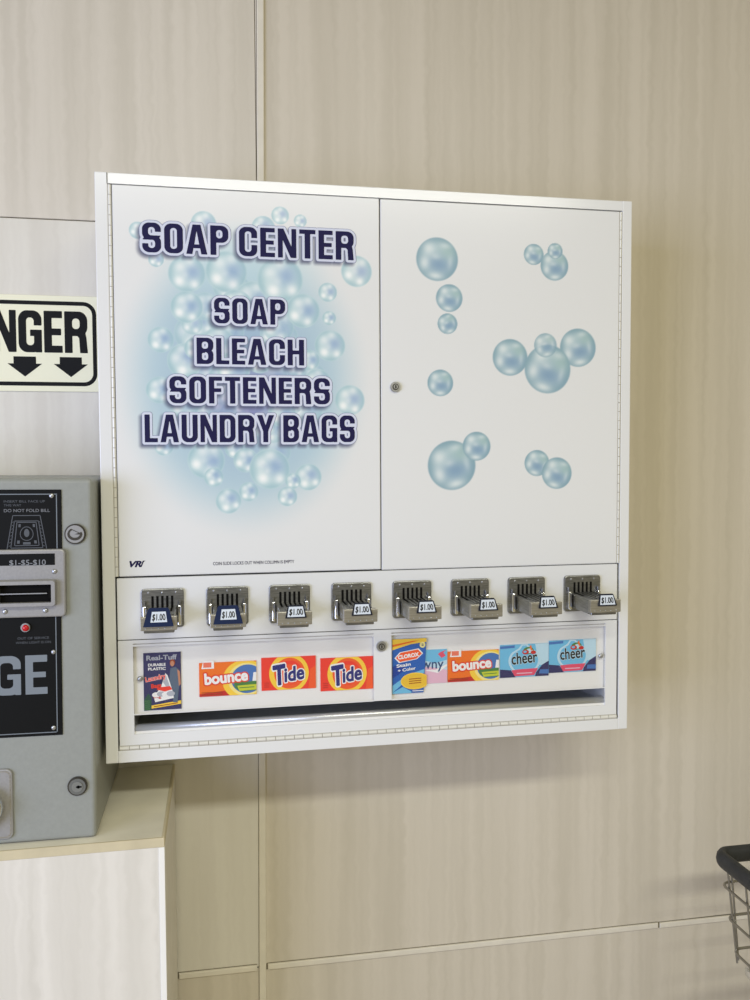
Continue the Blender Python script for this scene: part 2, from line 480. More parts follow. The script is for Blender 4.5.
# ------------------------------------------------------------------ the room
mb = MB(); mb.box(-1.6, 2.6, WALL_Y + .006, WALL_Y + .08, 0, 2.9, 'joint')
wall = struct(mb.build('wall_back'))
def wall_panel(x0, x1, z0, z1, m):
    b = MB(); b.box(x0, x1, WALL_Y, WALL_Y + .0062, z0, z1, m, .0008, 1)
    return b.build('wall_panel', wall)
wall_panel(-1.6, .2495, 1.8655, 2.9, 'wall_mid')
wall_panel(-1.6, .2495, .4865, 1.8637, 'wall_pale')
wall_panel(-1.6, .2495, 0, .4845, 'wall_warm')
wall_panel(.2505, 2.6, .4845, 2.9, 'wall_warm')
wall_panel(.2505, 2.6, 0, .4825, 'wall_warm')

# narrow battens over the board joints
def batten_v():
    b = MB(); xt, xb = .2655, .2408       # leans a hair, as hung
    h = .0065
    P = [(xb - h, 0), (xb + h, 0), (xt + h, 2.9), (xt - h, 2.9)]
    b.prism(P, WALL_Y - .0045, WALL_Y, 'batten', .0018)
    b.prism([(xb - h - .0009, 0), (xb - h + .001, 0), (xt - h + .001, 2.9), (xt - h - .0009, 2.9)], WALL_Y - .0008, WALL_Y, 'joint')
    return b.build('trim_1')
def batten_h(name, x0, x1, za, zb):
    b = MB(); h = .0055
    b.prism([(x0, za - h), (x1, zb - h), (x1, zb + h), (x0, za + h)], WALL_Y - .0045, WALL_Y, 'batten', .0018)
    b.prism([(x0 - .002, za + h - .001), (x1, zb + h - .001), (x1, zb + h + .0010), (x0 - .002, za + h + .0010)], WALL_Y - .0008, WALL_Y, 'joint')
    b.box(x0 - .003, x0, WALL_Y - .001, WALL_Y, za - h, za + h, 'joint')
    return b.build(name)
struct(batten_v())
struct(batten_h('trim_2', .0905, .2345, .4876, .4864))
struct(batten_h('trim_3', .2545, 1.0560, .4862, .4797)); struct(batten_h('trim_4', 1.0600, 2.6, .4790, .4660))
mb = MB(); mb.box(-1.6, 2.6, -3.2, WALL_Y + .08, -.05, 0, 'floor'); struct(mb.build('floor'))

# ------------------------------------------------------------------ the white soap dispenser
X1 = .860; ZB = .980; ZT = 1.8727
disp = thing('soap_dispenser', (.43, .119, ZB), 'large white wall-mounted soap vending cabinet with bubble artwork and eight coin slides', 'vending machine')

mb = MB()
BK = WALL_Y - .0005
mb.box(0, .0184, 0, BK, ZB, ZT, 'white', .0012)                       # left side with its stile
mb.box(.8430, X1, 0, BK, ZB, ZT, 'white', .0012)                      # right side
mb.extr_x([(0, 1.8562), (.0005, ZT - .0012), (.0018, ZT), (BK, ZT), (BK, 1.8562)], .0184, .8430, 'white')   # top, rail rolled back
mb.box(.0184, .8430, 0, BK, ZB, .9985, 'white', .0008)                # bottom
mb.box(.0184, .8430, BK - .004, BK, .9985, 1.8562, 'white')           # back
mb.box(.0184, .8430, .030, .034, 1.168, 1.8562, 'gap')                # dark sheet and strips: shade of the door gaps put into colour
mb.box(.0184, .0250, .012, .030, 1.0, 1.8562, 'gap'); mb.box(.8372, .8430, .012, .030, 1.0, 1.8562, 'gap')
mb.box(.0184, .8430, .010, .030, 1.1685, 1.1712, 'gap'); mb.box(.0184, .8430, .012, .030, 1.2625, 1.2690, 'gap')
mb.box(.0174, .0186, -.0001, .004, 1.8568, ZT - .001, 'hinge_gap')    # joint of stile and top rail
mb.build('cabinet_body', disp)

def piano_hinge(axis, a0, a1, c, width, y=0.0):
    """leaf, pin and row of knuckles"""
    b = MB(); n = int(round((a1 - a0) / .0150)); st = (a1 - a0) / n
    if axis == 'z':
        b.box(c - width / 2, c + width / 2, y + .0006, y + .006, a0, a1, 'hinge_leaf')
    else:
        b.box(a0, a1, y + .0006, y + .006, c - width / 2, c + width / 2, 'hinge_leaf')
    for i in range(n):
        p = a0 + st * (i + .5)
        ctr = (c, y + .0012, p) if axis == 'z' else (p, y + .0012, c)
        b.cyl(ctr, width * .38, st - .0011, 'hinge', axis, 10)
    return b

# ---- artwork of the doors (ink colours, one vertex every 1.25 mm)
BASE = np.array(WHITE) / 255.0
def smooth(e0, e1, v):
    t = np.clip((v - e0) / (e1 - e0), 0, 1); return t * t * (3 - 2 * t)
class Print:
    def __init__(s, x0, x1, z0, z1, cell=.00125):
        s.nx = int((x1 - x0) / cell) + 1; s.nz = int((z1 - z0) / cell) + 1
        s.X, s.Z = np.meshgrid(np.linspace(x0, x1, s.nx), np.linspace(z0, z1, s.nz))
        s.c = np.ones((s.nz, s.nx, 3)) * BASE
    def mix(s, a, col):
        a = np.clip(a, 0, 1)[..., None]; s.c = s.c * (1 - a) + np.array(col) * a
    def bubble(s, cx, cz, R, kind, op=1.0, rot=0.0):
        x0 = np.searchsorted(s.X[0], cx - R * 1.1); x1 = np.searchsorted(s.X[0], cx + R * 1.1)
        z0 = np.searchsorted(s.Z[:, 0], cz - R * 1.1); z1 = np.searchsorted(s.Z[:, 0], cz + R * 1.1)
        if x1 <= x0 or z1 <= z0: return
        sl = (slice(z0, z1), slice(x0, x1))
        u = (s.X[sl] - cx) / R; v = (s.Z[sl] - cz) / R
        cr, sr = math.cos(rot), math.sin(rot); u, v = u * cr - v * sr, u * sr + v * cr
        d = np.hypot(u, v); msk = smooth(1.02, .95, d)
        g = lambda a, b, w, h=None: np.exp(-(((u - a) / w) ** 2 + ((v - b) / (h or w)) ** 2))
        if kind == 'pale':
            col = np.array((.750, .845, .855)) * np.ones(u.shape + (3,))
            e = smooth(.50, .92, d)[..., None]; col = col * (1 - e) + np.array((.640, .770, .800)) * e
            k = (.9 * g(.28, .12, .44))[..., None]; col = col * (1 - k) + np.array((.56, .66, .80)) * k
            k = (.5 * smooth(.88, .99, d))[..., None]; col = col * (1 - k) + np.array((.80, .87, .88)) * k
            for a, b, w, q in ((-.36, .34, .30, .8), (-.38, -.42, .30, 1.0), (.42, -.52, .24, 1.0), (.12, .66, .26, .65), (-.10, -.05, .2, .4)):
                k = (q * g(a, b, w))[..., None]; col = col * (1 - k) + np.array((.955, .965, .96)) * k
            al = msk * op * (.78 + .14 * smooth(.3, 1, d) + .35 * g(-.38, -.4, .3))
        else:
            col = np.array((.690, .780, .805)) * np.ones(u.shape + (3,))
            k = smooth(.50, .98, d)[..., None] * .8; col = col * (1 - k) + np.array((.505, .635, .690)) * k
            k = (.85 * g(.12, -.22, .60, .40))[..., None]; col = col * (1 - k) + np.array((.510, .625, .735)) * k
            k = (.6 * g(.48, .42, .36))[..., None]; col = col * (1 - k) + np.array((.63, .745, .735)) * k
            for a, b, w, h, q in ((-.44, .44, .28, .28, .75), (-.58, -.25, .22, .30, .75), (.0, -.76, .36, .16, .8), (.3, .66, .26, .14, .5), (-.08, .12, .22, .14, .4), (.62, -.05, .12, .3, .35)):
                k = (q * g(a, b, w, h))[..., None]; col = col * (1 - k) + np.array((.895, .920, .920)) * k
            al = msk * op
        al = np.clip(al, 0, 1)[..., None]
        s.c[sl] = s.c[sl] * (1 - al) + col * al
    def build(s, name, parent, y):
        me = bpy.data.meshes.new(name); n = s.nx * s.nz
        org = Vector((float(s.X.mean()), y, float(s.Z.mean())))
        co = np.stack([s.X - org.x, np.zeros_like(s.X), s.Z - org.z], -1).reshape(-1, 3)
        i = np.arange(n).reshape(s.nz, s.nx)
        q = np.stack([i[:-1, :-1], i[:-1, 1:], i[1:, 1:], i[1:, :-1]], -1).reshape(-1, 4)
        me.vertices.add(n); me.vertices.foreach_set('co', co.astype(np.float32).ravel())
        me.loops.add(q.size); me.loops.foreach_set('vertex_index', q.astype(np.int32).ravel())
        me.polygons.add(len(q)); me.polygons.foreach_set('loop_start', (np.arange(len(q)) * 4).astype(np.int32))
        me.update(calc_edges=True)
        c = np.clip(s.c, 0, 1); l = np.where(c <= .04045, c / 12.92, ((c + .055) / 1.055) ** 2.4).reshape(-1, 3)
        a = me.color_attributes.new('ink', 'FLOAT_COLOR', 'POINT')
        a.data.foreach_set('color', np.concatenate([l, np.ones((n, 1))], 1).astype(np.float32).ravel())
        me.materials.append(M['print'])
        o = bpy.data.objects.new(name, me); C.objects.link(o); o.parent = parent
        o.location = org - WORLD[parent]; WORLD[o] = org
        return o

def door_leaf(x0, x1, z0, z1):
    b = MB(); b.box(x0, x1, 0, .012, z0, z1, 'white', .0009, 1)
    return b.build('door', disp)

# ---- left door
dl = door_leaf(.0247, .4299, 1.2676, 1.8550)
piano_hinge('z', 1.2676, 1.8550, .0211, .0056).build('hinge', dl)
LINES = [Line('SOAP CENTER', .0672, .3885, 1.7568, .0442, .10), Line('SOAP', .1718, .2802, 1.6535, .0388, .10),
         Line('BLEACH', .1448, .3090, 1.5913, .0398, .10), Line('SOFTENERS', .1035, .3492, 1.5312, .0408, .10),
         Line('LAUNDRY BAGS', .0660, .3886, 1.4718, .0420, .10)]
P = Print(.0262, .4284, 1.2692, 1.8534)
X, Z = P.X, P.Z
rng = np.random.default_rng(3)
gd = np.hypot((X - .216) / .186, (Z - 1.566) / .230)
P.mix(.90 * smooth(1.10, .66, gd), (.700, .800, .845))
P.mix(.75 * smooth(.88, .25, gd), (.60, .70, .80))
gu = np.hypot((X - .215) / .14, (Z - 1.745) / .07); P.mix(.40 * smooth(1.1, .3, gu), (.76, .87, .89))
# filling of the cluster
for i in range(46):
    a = rng.uniform(0, 2 * math.pi); rr = math.sqrt(rng.uniform(0, 1))
    P.bubble(.222 + .105 * rr * math.cos(a), 1.575 + .165 * rr * math.sin(a), rng.uniform(.012, .031), 'pale', .7, rng.uniform(-.6, .6))
for cx, cz, r, k in ((.235, 1.553, .034, .8), (.258, 1.545, .024, .7), (.225, 1.515, .022, .6), (.15, 1.60, .02, .4), (.29, 1.60, .018, .4), (.175, 1.53, .02, .4)):
    P.mix(k * np.exp(-(((X - cx) / r) ** 2 + ((Z - cz) / (r * .8)) ** 2)), (.47, .45, .68))
PALE = [(0.158,1.803,0.0194),(0.061,1.789,0.0131),(0.248,1.801,0.0184),(0.274,1.821,0.0139),(0.305,1.814,0.0101),(0.191,1.732,0.0318),(0.132,1.727,0.0283),(0.087,1.747,0.0117),(0.393,1.740,0.0248),(0.131,1.677,0.0246),(0.092,1.627,0.0199),(0.232,1.690,0.030),(0.205,1.680,0.026),(0.273,1.723,0.0357),(0.347,1.706,0.0150),(0.349,1.666,0.0111),(0.308,1.676,0.0267),(0.350,1.623,0.0246),(0.127,1.596,0.0269),(0.143,1.615,.017),(0.318,1.600,.016),(0.089,1.551,0.0207),(0.381,1.538,0.0241),(0.33,1.565,.022),(0.15,1.55,.024),(0.274,1.517,0.0219),(0.24,1.600,.022),(0.20,1.585,.026),(0.094,1.466,0.0148),(0.157,1.444,0.0288),(0.200,1.462,.015),(0.168,1.418,0.0152),(0.217,1.444,0.0192),(0.254,1.430,0.0320),(0.314,1.417,0.0214),(0.290,1.411,0.0126),(0.281,1.387,0.0157),(0.190,1.381,0.0199),(0.221,1.395,0.0154)]
for i, (cx, cz, r) in enumerate(PALE):
    P.bubble(cx, cz, r, 'pale', .95, rng.uniform(-.5, .5))
for ln in LINES:        # the artwork's own printed drop shadow of each word
    D = ln.dist(X + .0036, Z + .0044, .02)
    P.mix(.80 * smooth(.0080, -.001, D), (.30, .315, .42))
P.build('printed_artwork', dl, -.0003)
for ln in LINES:
    b = MB(); xs, zs, D = ln.field(.0007, .009)
    iso(b, xs, zs, D, .0042, -.0006, 'edgeink'); iso(b, xs, zs, D, .0035, -.0009, 'lavender'); iso(b, xs, zs, D, .0000, -.0012, 'navy')
    b.build('lettering', dl)
b = MB(); b.text('VR', .0408, 1.2822, -.0006, .0092, 'navy', width=.0165, bold=.045, shear=.3)
b.flat([(.0560, 1.2822), (.0580, 1.2822), (.0618, 1.2914), (.0598, 1.2914)], -.0006, 'navy')
b.flat([(.0600, 1.2890), (.0640, 1.2914), (.0600, 1.2914)], -.0006, 'navy')
b.build('maker_logo', dl)
b = MB(); b.text('COIN SLIDE LOCKS OUT WHEN COLUMN IS EMPTY', .1650, 1.2815, -.0006, .0052, 'navy', width=.1255, bold=.008)
b.build('notice_lettering', dl)

# ---- right door
dr = door_leaf(.4317, .8380, 1.2663, 1.8545)
piano_hinge('z', 1.2663, 1.8545, .8404, .0050).build('hinge', dr)
P = Print(.4332, .8366, 1.2678, 1.8530)
BLUE = [(0.524,1.764,0.0349),(0.544,1.703,0.0224),(0.541,1.662,0.0167),(0.687,1.778,0.0173),(0.723,1.761,0.0245),(0.724,1.785,0.0131),(0.647,1.610,0.0302),(0.765,1.628,0.0320),(0.712,1.592,0.0405),(0.708,1.631,0.0200),(0.529,1.567,0.0217),(0.548,1.434,0.0406),(0.590,1.465,0.0239),(0.694,1.437,0.0219),(0.729,1.420,0.0266)]
for cx, cz, r in BLUE: P.bubble(cx, cz, r, 'blue', 1.0 if (cx, r) != (.708, .0200) else .8, rng.uniform(-.35, .35))
P.build('printed_artwork', dr, -.0003)

def cam_lock(x, z, r, y, parent, name='lock'):
    b = MB()
    b.cyl((x, y - .002, z), r, .005, 'tin', 'y', 24, bev=.0008)
    b.cyl((x, y - .0048, z), r * .62, .0012, 'lockring', 'y', 20)
    b.cyl((x, y - .0058, z), r * .42, .0012, 'tin', 'y', 20)
    b.box(x - r * .12, x + r * .12, y - .0068, y - .006, z - r * .3, z + r * .3, 'slot')
    return b.build(name, parent)
cam_lock(.4543, 1.5596, .0082, 0, dr)

# ---- coin panel
mb = MB(); mb.box(.0208, .8392, 0, .010, 1.1704, 1.2650, 'white', .0007, 1); mb.build('coin_panel', disp)

# ---- lower display door, hinged along its bottom edge
flap_y = .0
mb = MB()
fx0, fx1 = .0208, .8392
mb.box(fx0, .0428, 0, .004, 1.0068, 1.1692, 'white'); mb.box(.8186, fx1, 0, .004, 1.0068, 1.1692, 'white')
mb.box(.0428, .8186, 0, .004, 1.1640, 1.1692, 'white'); mb.box(.0428, .8186, 0, .004, 1.0068, 1.0232, 'white')
mb.box(.4176, .4468, 0, .004, 1.0535, 1.1640, 'white')
dd = mb.build('display_door', disp)
piano_hinge('x', .0200, .8400, 1.0026, .0080).build('hinge', dd)
for a, c in ((.0428, .4176), (.4468, .8186)):
    b = MB(); b.box(a - .004, c + .004, .0066, .0076, 1.0520, 1.1680, 'panelwhite'); b.build('window_backing', dd)
    b = MB(); b.box(a + .0002, c - .0002, .0008, .0015, 1.0540, 1.1625, 'clear')
    b.build('window_pane', dd)
    b = MB()   # thin retaining strip round the pane
    for q in ((a, c, 1.1595, 1.1625), (a, c, 1.0530, 1.0548)):
        b.box(q[0], q[1], .0001, .0007, q[2], q[3], 'white')
    b.build('pane_strip', dd)
cam_lock(.4298, 1.1430, .0082, 0, dd)
for x, z in ((.0524, 1.1090), (.8106, 1.1085)):
    b = MB(); b.dome((x, .0008, z), .0042, .7, 'tin'); b.build('rivet', dd)

# ---- delivery tray behind the slot
mb = MB()
prof = [(.0080 + .0060 * math.cos(t), 1.0300 + .0062 * math.sin(t)) for t in [2 * math.pi * i / 16 for i in range(16)]]
mb.extr_x(prof, .0428, .8186, 'lip', True)
mb.box(.0428, .8186, .0030, .0060, 1.0228, 1.0300, 'traymetal')
mb.raw([(.0428, .010, 1.029), (.8186, .010, 1.029), (.8186, .12, 1.020), (.0428, .12, 1.020)], [[0, 1, 2, 3]], 'chute')
mb.raw([(.0428, .12, 1.020), (.8186, .12, 1.020), (.8186, .055, 1.16), (.0428, .055, 1.16)], [[0, 1, 2, 3]], 'chute')
mb.box(.0418, .0428, .005, .12, 1.005, 1.10, 'chute'); mb.box(.8186, .8196, .005, .12, 1.005, 1.10, 'chute')
mb.build('delivery_tray', disp)

# ---- coin slides: face plate > carriage, price_tag, guard rails
def coin_slide(cx, big):
    z0, z1 = 1.1875, 1.2480
    b = MB()
    b.prism(rrect(cx - .0322, cx + .0322, z0, z1, .0055), -.0045, .0002, 'steel', .0014)
    for k in range(5):
        x = cx - .0145 + .0073 * k
        b.box(x - .0018, x + .0018, -.0047, -.0040, 1.2195, 1.2370, 'slot')
    for k in (-.0205, 0, .0205):
        b.dome((cx + k, -.0045, 1.2422), .0017, .5, 'tin', 10)
    sl = b.build('coin_slide', disp)
    b = MB()     # carriage: channel body with a front bar
    w = .0215
    b.box(cx - w, cx + w, -.084, -.0045, 1.1955, 1.2190, 'steel', .001, 1)
    for k in range(5):
        x = cx - .0145 + .0073 * k
        b.box(x - .0013, x + .0013, -.040, -.005, 1.2186, 1.2193, 'slot')
        b.box(x + .0016, x + .0056, -.074, -.005, 1.2188, 1.2204, 'steel')
    b.prism(rrect(cx - .0258, cx + .0258, 1.2005, 1.2205, .0015), -.0905, -.0825, 'steel_light', .0008)
    for k in range(5):
        b.dome((cx - .018 + .009 * k, -.0905, 1.2035), .0010, .5, 'tin', 8)
    b.build('carriage', sl)
    for sg in (-1, 1):
        b = MB(); x = cx + sg * .0258
        b.box(x - .0026, x + .0026, -.0150, -.0045, 1.1925, 1.2230, 'chrome', .0012)
        b.box(x - .0022 + sg * .0005, x + .0022 + sg * .0005, -.0105, -.0045, 1.2225, 1.2300, 'steel', .001, 1)
        b.build('guard_rail', sl)
    # price tag leaning back over the front bar
    b = MB()
    if big: zb, zt, wb, wt, yb, yt = 1.2070, 1.2328, .0212, .0150, -.0960, -.0875
    else:   zb, zt, wb, wt, yb, yt = 1.2115, 1.2300, .0158, .0118, -.0938, -.0892
    ox = 0.0 if big else .002
    def on(u, v, lift):     # u -1..1 across, v 0..1 up the leaning tag
        hw = wb + (wt - wb) * v
        return (cx + ox + u * hw, yb + (yt - yb) * v - lift, zb + (zt - zb) * v)
    fm = 'tagblue' if big else 'tagframe'
    A = [on(-1, 0, 0), on(1, 0, 0), on(.97, .9, 0), on(.85, 1, 0), on(-.85, 1, 0), on(-.97, .9, 0)]
    Bk = [(x, y + .0012, z) for x, y, z in A]
    b.poly(A, fm); b.poly(Bk[::-1], fm)
    for i in range(6):
        j = (i + 1) % 6; b.poly([A[j], A[i], Bk[i], Bk[j]], fm)
    if big: rect = (-.56, .62, .24, .80)
    else:   rect = (-.84, .84, .10, .88)
    b.poly([on(rect[0], rect[2], .0003), on(rect[1], rect[2], .0003), on(rect[1], rect[3], .0003), on(rect[0], rect[3], .0003)], 'tagwhite')
    V, F, a0, a1 = font_iso('$1.00', 0, .022); c0, c1 = -.05, .76
    pts = []
    for a, c in V:
        u = (a - a0) / (a1 - a0); v = (c - c0) / (c1 - c0)
        pts.append(on(rect[0] + (rect[1] - rect[0]) * (.08 + .84 * u), rect[2] + (rect[3] - rect[2]) * (.16 + .68 * v), .0006))
    b.raw(pts, F, 'black')
    b.build('price_tag', sl)
    return sl
def copy_part(o, parent, dx):
    c = o.copy(); C.objects.link(c); c.parent = parent
    if parent is disp: c.location.x += dx
    for ch in list(o.children): copy_part(ch, c, dx)
    return c
cxs = [.0880, .1861, .2827, .3813, .4807, .5780, .6756, .7743]
s0 = coin_slide(cxs[0], True); s0['label'] = 'coin slide with a large blue price tag'
copy_part(s0, disp, cxs[1] - cxs[0])
s2 = coin_slide(cxs[2], False)
for x in cxs[3:]: copy_part(s2, disp, x - cxs[2])

# ------------------------------------------------------------------ product cards behind the window
RED = ink('ink_red', (236, 62, 50)); YEL = ink('ink_yellow', (246, 205, 70)); ORA = ink('ink_orange', (238, 116, 40))
ORR = ink('ink_orange_red', (240, 92, 48)); NVY = ink('ink_navy', (40, 44, 118)); WHT = ink('ink_white', (238, 238, 236))
BLU = ink('ink_blue', (36, 96, 178)); SKY = ink('ink_sky', (112, 186, 222)); PAL = ink('ink_pale_sky', (188, 218, 232))
GRN = ink('ink_green', (74, 128, 70)); LGR = ink('ink_yellow_green', (196, 204, 60)); DRD = ink('ink_dark_red', (196, 44, 44))
PNK = ink('ink_pink', (226, 182, 202)); ROS = ink('ink_rose', (224, 80, 110)); PUR = ink('ink_indigo', (50, 50, 98))
GRY = ink('ink_grey', (176, 180, 190)); MID = ink('ink_mid_blue', (72, 116, 180)); SKN = ink('ink_skin', (190, 132, 104))
SLT = ink('ink_slate', (88, 104, 124)); DKG = ink('ink_dark_green', (40, 84, 70)); BRN = ink('ink_brown', (150, 62, 30))

class Card(MB):
    """a thin product front; u, v run 0..1 over the card"""
    def __init__(s, x0, x1, z0, z1, y, bg, outline=None):
        super().__init__(); s.r = (x0, x1, z0, z1); s.y = y; s.k = 0
        pts = [s.pt(u, v) for u, v in (outline or ((0, 0), (1, 0), (1, 1), (0, 1)))]
        s.prism(pts, y, y + .0012, bg)
    def pt(s, u, v):
        x0, x1, z0, z1 = s.r; return (x0 + (x1 - x0) * u, z0 + (z1 - z0) * v)
    def nxt(s):
        s.k += 1; return s.y - .00005 * s.k
    def sh(s, uv, m, bounds=None):
        P = [s.pt(u, v) for u, v in uv]; x0, x1, z0, z1 = bounds or s.r
        P = clip(P, x0, x1, z0, z1)
        if P: s.flat(P, s.nxt(), m)
    def el(s, u, v, ru, rv, m):     # radii in fractions of the HEIGHT
        x0, x1, z0, z1 = s.r; h = z1 - z0; cx, cz = s.pt(u, v)
        P = clip(ell(cx, cz, ru * h, rv * h), *s.r)
        if P: s.flat(P, s.nxt(), m)
    def tx(s, body, u, v, hv, m, wu=None, **kw):
        x0, x1, z0, z1 = s.r; x, z = s.pt(u, v)
        s.text(body, x, z, s.nxt(), hv * (z1 - z0), m, width=wu * (x1 - x0) if wu else None, align='CENTER', **kw)

def red_card(x0, x1, z0, z1):
    c = Card(x0, x1, z0, z1, .0050, RED)
    c.sh(((.86, 0), (1, 0), (1, .7), (.90, .6)), ORR)
    c.el(.505, .50, .600, .600, YEL); c.el(.515, .50, .465, .475, ORR); c.el(.52, .52, .37, .37, RED)
    c.el(.50, .47, .40, .30, ORR)
    r = .14
    for m_, bo in ((WHT, .10), (NVY, .045)):
        c.tx('T', .365, .185, .60, m_, .21, bold=bo, shear=.15, rot=r)
        c.tx('ide', .610, .285, .44, m_, .36, bold=bo - .012, shear=.15, rot=r)
    for k in range(3): c.sh(((.05, .10 + .06 * k), (.14, .10 + .06 * k), (.14, .125 + .06 * k), (.05, .125 + .06 * k)), DRD)
    return c.build('detergent_card')
def orange_card(x0, x1, z0, z1):
    c = Card(x0, x1, z0, z1, .0050, ORA)
    c.sh(((0, 0), (.55, 0), (.42, .20), (0, .10)), DRD); c.sh(((0, .08), (.45, .15), (.45, .3), (0, .3)), ORA)
    c.el(.80, .44, .66, .60, YEL); c.el(.82, .46, .53, .49, ink('ink_cream', (244, 226, 140))); c.el(.84, .47, .47, .43, MID)
    c.sh(((.60, .40), (.72, .46), (.86, .38), (1, .42), (1, .12), (.72, .10), (.62, .22)), GRN)
    c.sh(((.66, .28), (1, .30), (1, .14), (.70, .12)), LGR)
    c.sh(((.93, .40), (1, .40), (1, .66), (.95, .66)), WHT)
    c.sh(((.70, .20), (.96, .21), (.96, .235), (.70, .225)), GRN)
    c.tx('bounce', .475, .40, .33, ink('ink_scarlet', (222, 62, 38)), .74, bold=.12, rot=.06)
    c.tx('bounce', .475, .40, .33, WHT, .74, bold=.042, rot=.06)
    # the tab standing above the top edge
    x, z = c.pt(.04, .90); w = (x1 - x0) * .22; h = (z1 - z0) * .16
    c.flat([(x, z - .004), (x + w, z - .004), (x + w, z + h), (x + .003, z + h)], c.nxt(), WHT)
    c.flat([(x + .003, z - .002), (x + w - .004, z - .002), (x + w - .004, z + h * .7), (x + .003, z + h * .7)], c.nxt(), ink('ink_coral', (232, 120, 96)))
    for k in range(2): c.sh(((.04, .05 + .06 * k), (.40, .04 + .06 * k), (.40, .06 + .06 * k), (.04, .07 + .06 * k)), BRN)
    return c.build('dryer_sheet_card')
def blue_card(x0, x1, z0, z1):
    c = Card(x0, x1, z0, z1, .0050, SKY)
    c.sh(((.72, 1), (1, 1), (1, .3), (.80, .35)), PAL)
    c.sh(((0, .96), (.30, .98), (.30, .90), (0, .88)), MID)
    c.sh(((0, 0), (.32, 0), (.22, .22), (0, .26)), PUR)
    c.sh(((.72, 0), (1, 0), (1, .46), (.86, .34), (.74, .12)), PUR)
    c.sh(((.80, .08), (1, .06), (1, .2), (.82, .2)), MID)
    drop = [(.44, 1), (.38, .88)] + [(.50 + .33 * math.sin(a), .50 - .42 * math.cos(a)) for a in [math.radians(-128 + 256 * i / 24) for i in range(25)]] + [(.62, .88), (.56, 1)]
    c.sh(drop, PAL)
    inner = [(.46, .96), (.41, .84)] + [(.50 + .28 * math.sin(a), .50 - .37 * math.cos(a)) for a in [math.radians(-128 + 256 * i / 24) for i in range(25)]] + [(.59, .84), (.54, .96)]
    c.sh(inner, SKY)
    c.sh(((.23, .22), (.42, .24), (.78, .25), (.70, .04), (.30, .03)), ROS)
    c.sh(((.34, .10), (.66, .10), (.66, .13), (.34, .13)), PNK)
    # ribbon curls over the name
    for (u, v, rr, mm) in ((.58, .80, .14, GRN), (.60, .79, .09, PAL), (.52, .76, .09, DRD), (.51, .77, .045, SKY), (.68, .74, .07, DRD)):
        c.el(u, v, rr * 1.2, rr * .8, mm)
    c.sh(((.60, .92), (.63, .98), (.66, .80), (.63, .80)), ORA)
    c.tx('cheer', .50, .42, .36, PAL, .52, bold=.05, rot=.06)
    c.tx('cheer', .50, .42, .36, 'black', .52, bold=.018, rot=.06)
    return c.build('detergent_card')

# laundry-bag card
c = Card(.0573, .1137, 1.0578, 1.1474, .0050, PUR)
c.sh(((0, 0), (.2, 0), (.2, .22), (.12, .3), (0, .18)), DKG)
for k in range(5): c.sh(((.02, .02 + .035 * k), (.16, .02 + .035 * k), (.16, .035 + .035 * k), (.02, .035 + .035 * k)), GRN)
c.sh(((.20, .03), (.99, .09), (.99, .15), (.20, .085)), YEL)
c.sh(((.26, .055), (.90, .10), (.90, .115), (.26, .07)), BRN)
c.tx('Real-Tuff', .49, .875, .085, GRY, .80, bold=.03)
c.tx('DURABLE', .36, .77, .048, WHT, .46, bold=.03); c.tx('PLASTIC', .36, .70, .048, WHT, .46, bold=.03)
c.sh(((.68, .52), (.72, .72), (.86, .74), (.96, .68), (.98, .46), (.93, .34), (.90, .12), (.78, .12), (.76, .34)), SLT)     # figure in dark clothes
c.sh(((.90, .70), (.97, .66), (.99, .44), (.94, .40)), SKN)
c.el(.775, .82, .045, .055, BRN); c.el(.77, .80, .034, .048, SKN)
c.sh(((.58, .64), (.64, .60), (.76, .34), (.80, .20), (.30, .14), (.26, .24), (.46, .40)), WHT)   # white bag
c.sh(((.50, .50), (.60, .60), (.70, .40), (.64, .36)), GRY)
c.tx('Laundry', .33, .53, .085, WHT, .54, bold=.06, rot=.16); c.tx('Laundry', .33, .53, .085, RED, .54, bold=.03, rot=.16)
c.sh(((.34, .36), (.46, .40), (.70, .41), (.76, .35), (.56, .32)), RED)
c.tx('Bags', .34, .395, .075, RED, .26, bold=.03, rot=.1); c.tx('bag', .36, .215, .06, DRD, .2, bold=.02)
for k in range(4): c.el(.33 + .13 * k, .27 + .01 * (k % 2), .07, .045, GRY if k % 2 else WHT)
bag_card = c.build('laundry_bag_card')
GRP = 'product cards behind the display window'
def lab(o, label):
    tag(o, label, 'product card', GRP)
lab(bag_card, 'dark indigo laundry bag card, figure holding a white bag, leftmost in the display window')
lab(orange_card(.1412, .2297, 1.0745, 1.1278), 'orange dryer sheet card between the indigo bag card and the red cards')
lab(red_card(.2376, .3241, 1.0788, 1.1313), 'red detergent card with yellow ring, beside the orange card in the left window')
lab(red_card(.3315, .4172, 1.0728, 1.1262), 'red detergent card with yellow ring, nearest the round lock')
# blue laundry additive card, its right side trimmed aslant
c = Card(.4489, .5062, 1.0625, 1.1520, .0033, BLU, ((0, 0), (.91, 0), (1, 1), (0, 1)))
c.sh(((0, .80), (0, 1), (.998, 1), (.995, .93), (.55, .90), (.2, .84)), YEL)
c.sh(((0, .86), (0, .9), (.6, .96), (.8, .96)), ORA)
c.sh(((0, .15), (.45, .34), (.93, .43), (.93, .36), (.5, .28), (0, .02)), SKY)
c.sh(((0, .0), (0, .28), (.3, .40), (.4, .55), (.0, .50)), ink('ink_deep_blue', (24, 62, 150)))
c.sh(((0, .02), (.3, .12), (.55, .03), (.55, 0), (0, 0)), SKY)
c.el(.88, .88, .055, .055, ink('ink_pale_yellow', (244, 232, 150))); c.tx('2', .88, .862, .04, NVY, .06, bold=.03)
hx = [(.10, .66), (.22, .58), (.70, .63), (.86, .72), (.74, .80), (.24, .75)]
